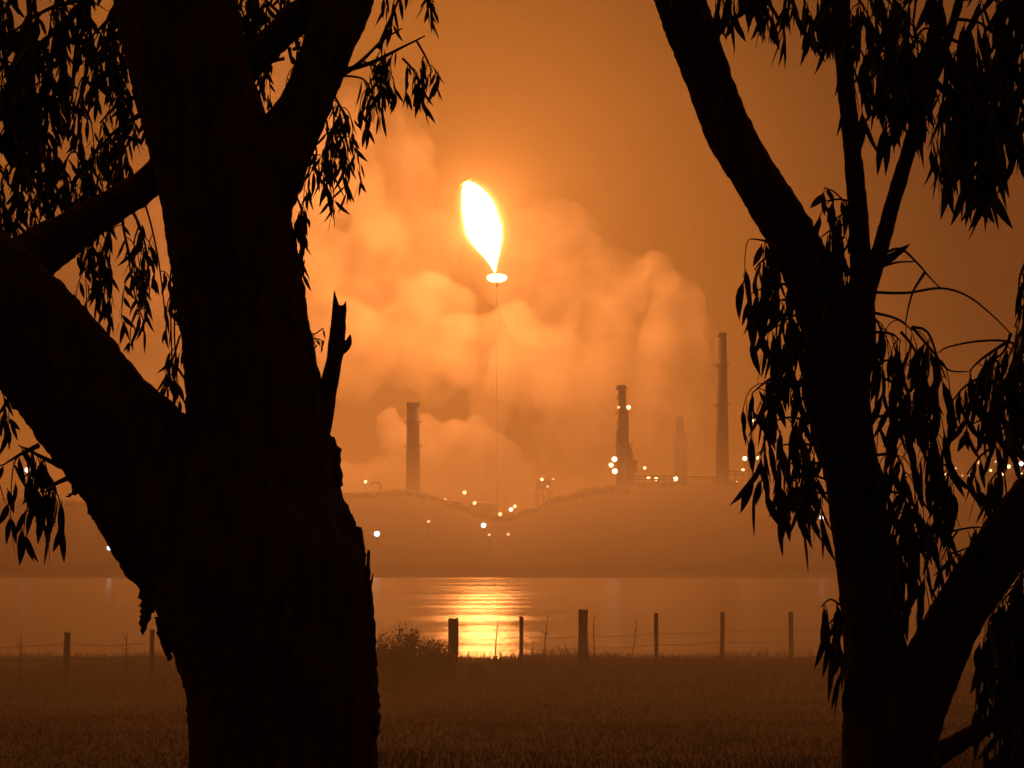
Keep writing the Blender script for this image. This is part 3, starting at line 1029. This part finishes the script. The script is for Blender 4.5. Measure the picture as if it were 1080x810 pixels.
def branch(root, starts, d, leaf_px, seed, strands=3, strand_px=60, per=7, wpx=None, droop=.25, r0=3.0, dense=1.0, along=True, spread=1.0, tilt=.3):
    """a leafy branch: twig paths (photo pixels), each hung with leafy strands"""
    rr = random.Random(seed)
    V, Fc, LV, LF = [], [], [], []
    L0 = M(leaf_px, d)
    W0 = M(wpx or leaf_px * .2, d)
    def put(p, down=1.0):
        if rr.random() > dense: return
        dv = Vector((rr.gauss(0, tilt), rr.gauss(0, tilt), -down + rr.gauss(0, .15)))
        k = rr.uniform(.6, 1.2)
        leaf_geo(LV, LF, p, dv, L0 * k, W0 * rr.uniform(.75, 1.2) * (.6 + .4 * k), rr)
    for path in starts:
        n = len(path)
        dj = rr.uniform(-.25, .25)
        pts = []
        for i, q in enumerate(path):
            t = i / max(1, n - 1)
            pts.append((P(q[0], q[1], d + dj * t + rr.uniform(-.05, .05)), M(lerp(r0, max(.7, r0 * .25), t), d)))
        tw = catmull(pts, .02)
        tube_geo(tw, 7, V, Fc)
        m = len(tw)
        if along:
            for k in range(int(m * .3), m, 2):
                put(tw[k][0])
        for s in range(strands):
            k = min(m - 1, int(m * (.25 + .75 * (s + rr.random()) / max(1, strands))))
            p = tw[k][0].copy()
            L = M(strand_px, d) * rr.uniform(.55, 1.15)
            h = Vector((rr.gauss(0, .8) * spread, rr.gauss(0, .8) * spread, rr.uniform(-.2, .5)))
            ns = 9
            sp = [(p.copy(), M(max(.6, r0 * .3), d))]
            vel = h
            for j in range(ns):
                vel = vel * .72 + Vector((0, 0, -1)) * droop * 1.3
                p = p + vel.normalized() * (L / ns)
                sp.append((p.copy(), M(lerp(max(.6, r0 * .3), .45, (j + 1) / ns), d)))
            tube_geo(sp, 5, V, Fc)
            for j in range(per):
                kk = min(ns, int(1 + ns * (j + rr.random()) / per))
                put(sp[kk][0] + Vector((rr.gauss(0, .006), rr.gauss(0, .006), 0)))
            put(sp[-1][0]); put(sp[-1][0])
    b = py_obj("branch", V, Fc, M_twig, root)
    if LV:
        lv = py_obj("leaves", LV, LF, M_leaf, b)
        lv.location = (0, 0, 0)
    return b

# ---- big tree at left
DL = 6.2
base = P(300, 810, DL)
TL = empty("gum_tree", (base.x, base.y, terrain(base.x, base.y)), "massive dark gum tree at left with forked rough trunk and broken stub", "tree", "gum trees framing the view")
gb = 560 + (CAM_Z - terrain(base.x, base.y)) * F / DL   # photo row where the trunk meets the ground
limb(TL, "trunk", [(304, gb + 40, 150, DL), (304, gb - 30, 128, DL), (302, 960, 106, DL), (300, 860, 100, DL), (299, 790, 98, DL), (297, 720, 100, DL), (284, 650, 108, DL), (270, 590, 114, DL),
                   (266, 530, 100, DL), (272, 470, 78, DL), (266, 400, 69, DL), (259, 350, 66, DL), (251, 290, 66, DL), (240, 230, 66, DL), (224, 160, 65, DL), (207, 100, 63, DL), (192, 40, 63, DL), (180, -30, 60, DL + .05), (172, -160, 54, DL + .15), (180, -330, 44, DL + .3)], 1.3, .10, 1.2, 80)
limb(TL, "limb", [(235, 640, 60, DL), (196, 560, 76, DL), (150, 492, 70, DL), (102, 440, 63, DL - .05), (50, 372, 60, DL - .1), (0, 318, 58, DL - .15), (-60, 262, 54, DL - .2), (-150, 190, 46, DL - .2), (-300, 90, 36, DL), (-420, -60, 26, DL), (-500, -230, 16, DL), (-540, -420, 4, DL)], 5.1, .10, 1.2, 64)
limb(TL, "limb", [(246, 260, 44, DL), (276, 196, 40, DL + .03), (303, 146, 31, DL + .06), (326, 100, 26, DL + .1), (346, 50, 27, DL + .12), (362, 0, 31, DL + .15), (378, -60, 30, DL + .2), (410, -180, 24, DL + .3), (430, -320, 16, DL + .4)], 8.7, .09, .9, 48)
limb(TL, "limb", [(-10, 318, 36, DL + .1), (40, 268, 27, DL + .3), (92, 234, 20, DL + .35), (150, 197, 17, DL + .4), (210, 140, 16, DL + .42), (262, 70, 15, DL + .4), (300, 32, 16, DL + .35), (345, -8, 17, DL + .32), (400, -60, 15, DL + .3), (480, -160, 10, DL + .3)], 11.2, .10, .8, 36)
stub = limb(TL, "broken_stub", [(318, 490, 16, DL + .02), (337, 452, 12, DL), (344.5, 420, 9.6, DL), (350, 390, 8.6, DL - .02), (355, 362, 8.6, DL - .03), (357, 340, 7.6, DL - .04), (357.5, 322, 6.4, DL - .04)], 14.0, .14, .4, 28, .008, M_wood)
def splinter(root, pts, seed, m=M_wood):
    return limb(root, "splinter", pts, seed, .25, .35, 12, .006, m)
splinter(TL, [(354.5, 330, 4.5, DL - .04), (353.6, 318, 2.6, DL - .04), (352.8, 306, .4, DL - .05)], 2.0)
splinter(TL, [(361, 332, 4, DL - .04), (363, 324, 2.4, DL - .05), (365, 317, .4, DL - .05)], 3.0)
splinter(TL, [(358, 372, 5, DL - .03), (365.5, 364, 4.6, DL - .03), (368.5, 358, 2.6, DL - .04), (369.5, 353, .6, DL - .04)], 4.0)
splinter(TL, [(383, 700, 16, DL), (387, 668, 9.5, DL - .03), (387, 640, 6.5, DL - .04), (387.5, 612, 3.4, DL - .05), (389, 580, .8, DL - .06)], 5.0)
splinter(TL, [(389, 622, 3.0, DL - .05), (392, 612, 1.6, DL - .05), (394, 604, .4, DL - .05)], 6.0)
splinter(TL, [(366, 600, 10, DL), (374, 582, 5, DL - .03), (375, 568, .6, DL - .05)], 6.5)
# flaps of loose bark
def bark_flap(root, pts, seed):
    rr = random.Random(seed)
    fine = []
    for (x0, y0, w0), (x1, y1, w1) in zip(pts, pts[1:]):     # torn, uneven edge
        for k in range(4):
            t = k / 4
            fine.append((lerp(x0, x1, t) + rr.uniform(-1.2, 1.2), lerp(y0, y1, t), lerp(w0, w1, t) * rr.uniform(.6, 1.15)))
    pts = fine + [pts[-1]]
    V, Fc = [], []
    for sgn in (0, 1):
        for (px, py, w) in pts:
            for s in (-1, 0, 1):
                q = P(px + s * w + rr.uniform(-1.4, 1.4), py + rr.uniform(-2, 2), DL - .02 + .012 * sgn + .012 * abs(s))
                V.append(tuple(q))
    n = len(pts)
    for sgn in (0, 1):
        o = sgn * n * 3
        for i in range(n - 1):
            for s in range(2):
                a = o + i * 3 + s
                f = (a, a + 1, a + 4, a + 3)
                Fc.append(f if sgn else tuple(reversed(f)))
    rim = [i * 3 for i in range(n)] + [(n - 1) * 3 + 1] + [i * 3 + 2 for i in reversed(range(n))] + [1]
    for a, b in zip(rim, rim[1:] + rim[:1]):
        Fc.append((a, b, b + n * 3, a + n * 3))
    py_obj("bark_flap", V, Fc, M_bark, root, shade=False)
bark_flap(TL, [(160, 590, 8), (156, 612, 9), (154, 630, 7), (156, 645, 8), (153, 658, 6), (150, 668, 1.5)], 1)
bark_flap(TL, [(172, 650, 9), (173, 668, 9), (176, 684, 6), (180, 696, 2)], 2)
bark_flap(TL, [(376, 555, 6), (380, 580, 6), (381, 600, 4), (379, 622, 1.5)], 3)
bark_flap(TL, [(350, 462, 5), (355, 480, 5), (357, 500, 3), (360, 514, 1)], 4)
bark_flap(TL, [(314, 236, 4), (318, 254, 4), (319, 270, 2), (317, 284, 1)], 5)
bark_flap(TL, [(186, 298, 4), (183, 312, 3), (182, 326, 1)], 6)
bark_flap(TL, [(392, 700, 5), (395, 730, 6), (396, 756, 5), (397, 778, 1.5)], 7)
bark_flap(TL, [(84, 512, 6), (78, 520, 4), (72, 524, 1.5)], 8)
# foliage of the left tree
B = lambda starts, d, leaf, seed, **k: branch(TL, starts, d, leaf, seed, **k)
B([[(145, -30), (100, -5), (50, 10), (5, 40)], [(130, -40), (60, -30), (-10, 0)], [(120, -20), (70, 20), (35, 60)], [(140, -10), (120, 15), (95, 40)]], 8.2, 28, 21, strands=9, strand_px=85, per=10, r0=4, wpx=6.6)
B([[(40, 20), (20, 70), (-5, 110)], [(60, 30), (50, 80), (30, 130)], [(0, 30), (10, 90), (15, 140)], [(30, -10), (34, 60), (40, 150)]], 8.0, 28, 22, strands=10, strand_px=70, per=10, r0=3.5, wpx=6.8)
B([[(150, 100), (125, 110), (105, 130)], [(150, 150), (128, 145), (100, 160)], [(150, 120), (120, 140), (90, 175)], [(110, 40), (122, 70), (128, 105)], [(95, 40), (90, 80), (80, 120)]], 8.4, 24, 23, strands=6, strand_px=60, per=8, r0=3, wpx=4.8)
B([[(60, 250), (40, 200), (10, 170)], [(70, 235), (70, 190), (50, 150)], [(100, 225), (95, 190), (80, 160)], [(20, 260), (5, 220), (-20, 190)]], 7.4, 25, 24, strands=8, strand_px=55, per=8, r0=3.5, wpx=5)
B([[(110, 232), (100, 250), (82, 268)], [(120, 228), (112, 252), (104, 280)], [(128, 222), (132, 250), (142, 285)], [(135, 215), (148, 240), (158, 280)]], 7.2, 24, 25, strands=5, strand_px=75, per=8, r0=2, wpx=4.6)
B([[(128, 222), (134, 262), (142, 310), (152, 340)], [(150, 205), (160, 240), (168, 280), (174, 330)], [(186, 262), (180, 290), (180, 330), (182, 395)], [(196, 296), (187, 310), (184, 350), (188, 420)]], 7.4, 22, 26, strands=2, strand_px=45, per=6, r0=1.2, wpx=4.2, along=False)
B([[(188, 360), (182, 380), (176, 400)]], 7.0, 24, 27, strands=3, strand_px=45, per=6, r0=1.2, wpx=4.6)
B([[(60, 490), (40, 480), (20, 470)], [(40, 470), (20, 480), (4, 490)], [(70, 505), (55, 512), (48, 520)]], 6.4, 38, 28, strands=3, strand_px=60, per=5, r0=3, wpx=7.6)
B([[(10, 420), (0, 435), (-15, 450)], [(0, 400), (-10, 410), (-30, 430)]], 6.4, 28, 29, strands=3, strand_px=40, per=5, r0=2.5, wpx=5.6)
# right of the upper fork
B([[(352, 84), (372, 72), (388, 58), (404, 42), (424, 30)], [(365, 74), (392, 66), (420, 52), (448, 38)], [(400, 50), (412, 20), (424, -10)]], 6.5, 26, 30, strands=2, strand_px=45, per=5, r0=3.0, wpx=4.8, along=False)
B([[(385, 66), (402, 74), (410, 92)], [(440, 44), (450, 62), (456, 76)], [(360, 80), (384, 84), (396, 108)], [(425, 62), (436, 74), (440, 84)]], 6.5, 24, 31, strands=3, strand_px=34, per=5, r0=1.4, wpx=4.8)
B([[(400, -60), (418, -20), (440, -10), (458, 2)]], 6.5, 24, 38, strands=3, strand_px=34, per=5, r0=1.4, wpx=4.8)
B([[(346, 96), (352, 120), (350, 150)], [(340, 110), (346, 140), (340, 165)], [(352, 100), (364, 124), (364, 150)], [(330, 145), (334, 160), (330, 180)]], 6.4, 25, 32, strands=5, strand_px=52, per=6, r0=1.4, wpx=4.6)
B([[(312, 205), (318, 222), (318, 240)], [(318, 236), (322, 250), (318, 262)]], 6.3, 20, 33, strands=2, strand_px=30, per=4, r0=1.2, wpx=4)
B([[(326, 352), (333, 352), (341, 346)], [(326, 360), (332, 357), (337, 358)]], 6.3, 11, 34, strands=1, strand_px=8, per=2, r0=.8, wpx=3)
B([[(262, 40), (262, 10), (258, -20)], [(300, 20), (280, 0), (262, -10)], [(275, 60), (262, 30), (254, 6)], [(310, 24), (300, 5), (290, -20)]], 6.9, 24, 35, strands=6, strand_px=45, per=7, r0=2.2, wpx=4.8)
B([[(310, 52), (318, 50), (322, 62)], [(300, 62), (286, 66), (280, 80)], [(305, 50), (308, 66), (314, 70)], [(286, 70), (276, 90), (272, 112)], [(300, 100), (290, 120), (284, 140)]], 6.7, 20, 36, strands=2, strand_px=34, per=4, r0=2.2, wpx=4.6)
# crown above and left of the picture
B([[(180, -160), (60, -120), (-80, -60)], [(170, -140), (240, -170), (330, -120)], [(380, -190), (440, -210), (500, -190)], [(-60, 240), (-120, 180), (-160, 120)], [(-100, 180), (-140, 200), (-190, 220)], [(-300, 90), (-260, 20), (-200, -20)], [(-420, -60), (-360, -120), (-300, -110)], [(-440, -100), (-520, -80), (-580, -20)], [(-500, -230), (-440, -280), (-380, -260)]], 7.5, 26, 37, strands=10, strand_px=90, per=9, r0=6, wpx=5)

# ---- smaller tree at right
DR = 7.5
base = P(925, 810, DR)
TR = empty("gum_tree", (base.x, base.y, terrain(base.x, base.y)), "slimmer dark gum tree at right splitting into several leaning stems with drooping leaves", "tree", "gum trees framing the view")
gb = 560 + (CAM_Z - terrain(base.x, base.y)) * F / DR
limb(TR, "trunk", [(950, gb + 40, 84, DR), (950, gb - 20, 70, DR), (946, 900, 58, DR), (942, 830, 55, DR), (934, 780, 46, DR), (927, 720, 36, DR), (920, 660, 31, DR), (910, 580, 30, DR), (900, 510, 29, DR), (889, 440, 30, DR), (884, 390, 32, DR),
                   (873, 340, 30, DR), (852, 285, 27, DR), (826, 235, 25.5, DR), (800, 192, 24.5, DR), (776, 152, 25, DR), (764, 128, 25, DR), (748, 85, 24, DR), (732, 42, 25, DR), (717, 0, 26, DR), (700, -50, 25, DR), (670, -150, 22, DR + .1), (655, -300, 16, DR + .2)], 21.3, .07, .8, 60)
limb(TR, "limb", [(893, 420, 20, DR), (903, 365, 20, DR - .02), (907, 320, 15, DR - .03), (908, 280, 11.5, DR - .04), (905, 230, 10.5, DR - .04), (901, 180, 9.8, DR - .03), (894, 110, 9, DR), (889, 50, 9.5, DR + .03), (886, 0, 10, DR + .05), (884, -80, 9, DR + .1), (890, -220, 6, DR + .2)], 25.0, .10, .5, 32)
limb(TR, "limb", [(908, 330, 12, DR - .04), (918, 294, 10, DR - .06), (932, 250, 8.4, DR - .08), (943, 208, 7.8, DR - .08), (955, 170, 7.6, DR - .1), (966, 132, 7, DR - .1), (980, 90, 6, DR - .1), (1000, 40, 5, DR - .1), (1020, -30, 4, DR - .1)], 27.0, .12, .4, 28)
limb(TR, "limb", [(935, 810, 40, DR), (950, 762, 42, DR - .03), (978, 712, 33, DR - .06), (1000, 668, 29, DR - .1), (1024, 626, 28, DR - .13), (1066, 566, 30, DR - .2), (1110, 512, 30, DR - .25), (1180, 440, 26, DR - .3), (1270, 340, 22, DR - .3), (1350, 210, 17, DR - .3), (1410, 60, 12, DR - .25), (1440, -100, 7, DR - .2), (1450, -260, 2, DR - .2)], 29.0, .07, .8, 44)
limb(TR, "limb", [(980, 800, 14, DR + .05), (1010, 784, 10.5, DR + .05), (1040, 766, 9, DR + .05), (1075, 744, 8, DR + .05), (1120, 720, 6.5, DR), (1180, 685, 5, DR), (1240, 640, 3.4, DR), (1290, 580, 1.2, DR)], 31.0, .12, .4, 24)
splinter(TR, [(930, 277, 5, DR - .08), (945, 268, 4, DR - .12), (960, 257, .8, DR - .16)], 9.0, M_twig)
DENS = {43: .6, 44: .62, 45: .68, 46: .6, 47: .7, 48: .6, 49: .7, 51: .7, 52: .42, 53: .45, 54: .5, 55: .42, 56: .55, 57: .6, 58: .27, 59: .25, 60: .24, 61: .32, 62: .7, 63: .46, 64: .44, 67: .55, 68: .55}
def B(starts, d, leaf, seed, **k):
    k.setdefault("dense", DENS.get(seed, 1.0))
    k.setdefault("tilt", .2)
    return branch(TR, starts, d, leaf * 1.12, seed, **k)
# bare arching twigs
B([[(915, 308), (955, 309), (992, 304), (1020, 312), (1046, 332), (1066, 352)], [(925, 272), (948, 262), (966, 276), (980, 292), (992, 304)], [(922, 284), (945, 277), (965, 276)], [(975, 288), (962, 310), (955, 340)],
   [(1085, 372), (1062, 360), (1030, 360), (1000, 366), (990, 372)], [(962, 345), (985, 372), (1000, 390), (1020, 392)]], 7.4, 40, 41, strands=0, r0=1.7, along=False)
# top canopy
B([[(760, -30), (768, -10), (772, 4)], [(800, -30), (806, -10), (812, 0)], [(830, -40), (836, -10), (838, 10)], [(850, -30), (848, 0), (852, 14)], [(864, -30), (866, -4), (870, 6)]], 7.4, 34, 42, strands=3, strand_px=30, per=4, r0=1.6, wpx=6.6)
B([[(892, -10), (906, 0), (918, 20)], [(895, 40), (905, 50), (912, 60)], [(900, -20), (930, -5), (950, 15)], [(920, -30), (950, -10), (980, 0)], [(960, 60), (945, 50), (930, 60)]], 7.3, 44, 43, strands=4, strand_px=60, per=6, r0=2.2, wpx=9)
B([[(985, 85), (960, 60), (938, 62)], [(990, 70), (965, 40), (945, 40)], [(1000, 40), (975, 30), (955, 60)], [(985, 80), (970, 70), (952, 88)]], 7.2, 46, 44, strands=6, strand_px=55, per=7, r0=2.0, wpx=9.5)
B([[(1000, 40), (1020, 50), (1040, 70)], [(1005, 20), (1035, 25), (1060, 50)], [(990, 60), (1010, 80), (1025, 100)], [(1010, 0), (1050, 0), (1085, 30)], [(1020, -20), (980, -10), (950, 0)], [(1030, -20), (1070, -10), (1100, 0)]], 7.2, 48, 45, strands=6, strand_px=70, per=8, r0=2.2, wpx=9.5)
B([[(1000, 90), (1010, 110), (1016, 128)], [(1020, 90), (1036, 112), (1042, 130)], [(1030, 80), (1052, 90), (1066, 100)], [(1050, 50), (1072, 66), (1084, 80)], [(1004, 100), (1000, 120), (998, 130)], [(1020, 120), (1032, 140), (1040, 160)]], 7.2, 50, 46, strands=4, strand_px=55, per=6, r0=1.8, wpx=9.5)
B([[(1010, 140), (1020, 160), (1022, 180)], [(1035, 150), (1045, 170), (1046, 186)]], 7.2, 50, 47, strands=2, strand_px=30, per=4, r0=1.4, wpx=9.5)
B([[(1100, 40), (1090, 60), (1078, 80)], [(1100, 100), (1088, 110), (1078, 120)]], 7.2, 46, 48, strands=4, strand_px=60, per=6, r0=1.8, wpx=9)
# leaves between the stems
B([[(905, 215), (885, 210), (868, 213)], [(904, 225), (890, 225), (876, 236)], [(897, 235), (880, 240), (866, 250)]], 7.4, 32, 49, strands=2, strand_px=44, per=5, r0=1.4, wpx=8)
B([[(902, 228), (890, 212), (878, 201), (870, 198)]], 7.4, 24, 50, strands=1, strand_px=8, per=1, r0=1.1, wpx=8, along=False, tilt=.9)
B([[(890, 250), (880, 262), (874, 276)], [(896, 255), (888, 270), (884, 290)]], 7.5, 38, 51, strands=2, strand_px=36, per=5, r0=1.4, wpx=8)
# left of the trunk, upper
B([[(822, 262), (806, 254), (792, 252)], [(826, 280), (808, 272), (796, 284)], [(838, 300), (818, 300), (800, 306)], [(842, 320), (826, 316), (812, 324)]], 7.3, 40, 52, strands=4, strand_px=50, per=6, r0=1.8, wpx=8.5)
B([[(850, 330), (834, 334), (822, 344)], [(852, 350), (838, 356), (828, 368)], [(806, 306), (800, 322), (790, 330)], [(846, 340), (846, 362), (848, 376)]], 7.3, 40, 53, strands=3, strand_px=46, per=6, r0=1.6, wpx=8.5)
# left of the trunk, middle
B([[(862, 412), (840, 402), (818, 398), (806, 404)], [(818, 396), (806, 404), (794, 414)], [(862, 424), (845, 420), (835, 428)], [(820, 372), (822, 388), (818, 398)]], 7.3, 40, 54, strands=3, strand_px=52, per=6, r0=1.8, wpx=8.5)
B([[(862, 450), (836, 440), (812, 446)], [(862, 470), (842, 468), (820, 470)], [(866, 490), (848, 486), (832, 490)], [(812, 446), (806, 462), (808, 478)]], 7.3, 42, 55, strands=4, strand_px=50, per=6, r0=1.8, wpx=9)
B([[(870, 505), (850, 500), (836, 508)], [(872, 520), (858, 520), (846, 524)], [(850, 486), (842, 508), (836, 520)]], 7.3, 42, 56, strands=2, strand_px=34, per=4, r0=1.4, wpx=8)
B([[(888, 640), (876, 632), (866, 640)], [(890, 655), (880, 652), (872, 662)], [(892, 690), (888, 700), (886, 720)], [(892, 648), (882, 660), (878, 676)]], 7.3, 38, 57, strands=2, strand_px=30, per=4, r0=1.2, wpx=8.5)
# right of the trunk: long hanging curtain
B([[(915, 330), (926, 340), (930, 356)], [(918, 350), (940, 352), (950, 360)], [(922, 330), (945, 336), (962, 348)], [(915, 390), (935, 380), (955, 384)]], 7.3, 42, 58, strands=4, strand_px=70, per=8, r0=1.8, wpx=9)
B([[(962, 345), (978, 350), (990, 380), (998, 400)], [(950, 350), (965, 370), (968, 400)], [(935, 400), (950, 410), (958, 430)], [(960, 380), (975, 400), (985, 430)]], 7.3, 42, 59, strands=5, strand_px=80, per=9, r0=1.8, wpx=9)
B([[(922, 440), (940, 440), (950, 460)], [(955, 420), (962, 460), (962, 500)], [(925, 480), (945, 480), (955, 500)], [(960, 440), (975, 450), (980, 480)]], 7.3, 42, 60, strands=5, strand_px=80, per=9, r0=1.8, wpx=9)
B([[(975, 470), (990, 485), (1006, 498)], [(932, 520), (950, 520), (960, 540)], [(935, 550), (955, 550), (966, 566)], [(940, 570), (950, 590), (956, 600)]], 7.3, 42, 61, strands=5, strand_px=62, per=8, r0=1.8, wpx=9)
B([[(985, 520), (988, 540), (986, 570)], [(1000, 500), (998, 540), (1000, 560)], [(1010, 560), (1000, 575), (994, 590)]], 7.3, 38, 62, strands=1, strand_px=34, per=3, r0=1.2, wpx=7)
# right: clumps at the frame edge
B([[(1066, 352), (1058, 372), (1040, 382)], [(1060, 362), (1036, 378), (1022, 392)], [(1075, 380), (1060, 400), (1046, 410)], [(1040, 382), (1034, 400), (1030, 416)]], 7.1, 36, 63, strands=5, strand_px=46, per=7, r0=2.0, wpx=9)
B([[(1085, 270), (1076, 290), (1074, 310)], [(1090, 310), (1078, 325), (1070, 345)], [(1090, 350), (1080, 365), (1074, 385)], [(1095, 380), (1080, 400), (1072, 420)], [(1095, 420), (1080, 430), (1066, 445)]], 7.1, 42, 64, strands=4, strand_px=50, per=6, r0=1.8, wpx=9)
B([[(1040, 410), (1010, 440), (990, 490)], [(1030, 400), (1015, 410), (1000, 430)], [(1060, 430), (1040, 440), (1020, 450)], [(1050, 470), (1035, 480), (1020, 500)], [(1070, 440), (1050, 460), (1044, 480)]], 7.2, 30, 65, strands=1, strand_px=24, per=3, r0=1.6, wpx=7)
B([[(1062, 490), (1050, 500), (1044, 508)]], 7.1, 38, 66, strands=1, strand_px=20, per=3, r0=1.2, wpx=9)
# lower right mass
B([[(1085, 600), (1070, 620), (1052, 640)], [(1090, 640), (1070, 650), (1050, 664)], [(1090, 680), (1070, 690), (1046, 700)], [(1095, 700), (1080, 720), (1060, 730)], [(1080, 590), (1076, 610), (1066, 620)]], 7.1, 38, 67, strands=8, strand_px=66, per=9, r0=2, wpx=9)
B([[(1085, 745), (1075, 755), (1066, 770)], [(1095, 760), (1085, 780), (1075, 800)], [(1060, 700), (1055, 720), (1048, 736)], [(1090, 720), (1080, 740), (1072, 750)]], 7.1, 38, 68, strands=8, strand_px=60, per=9, r0=2, wpx=9)
B([[(1005, 560), (1030, 556), (1046, 560)], [(1000, 585), (1015, 580), (1026, 576)]], 7.2, 28, 69, strands=2, strand_px=24, per=3, r0=1.2, wpx=7)
# crown above and right of the picture
B([[(700, -60), (740, -90), (790, -60)], [(884, -60), (940, -110), (1010, -90)], [(1020, -30), (1090, -60), (1160, -40)], [(1180, 440), (1230, 420), (1280, 430)], [(1290, 310), (1340, 330), (1390, 370)], [(1340, 230), (1280, 170), (1230, 160)], [(1400, 80), (1330, 20), (1260, 30)], [(1410, 60), (1480, 40), (1540, 90)], [(1440, -90), (1380, -150), (1300, -130)], [(1180, 685), (1200, 660), (1240, 650)], [(660, -170), (610, -200), (560, -170)]], 7.3, 44, 70, strands=9, strand_px=90, per=9, r0=5, wpx=9)
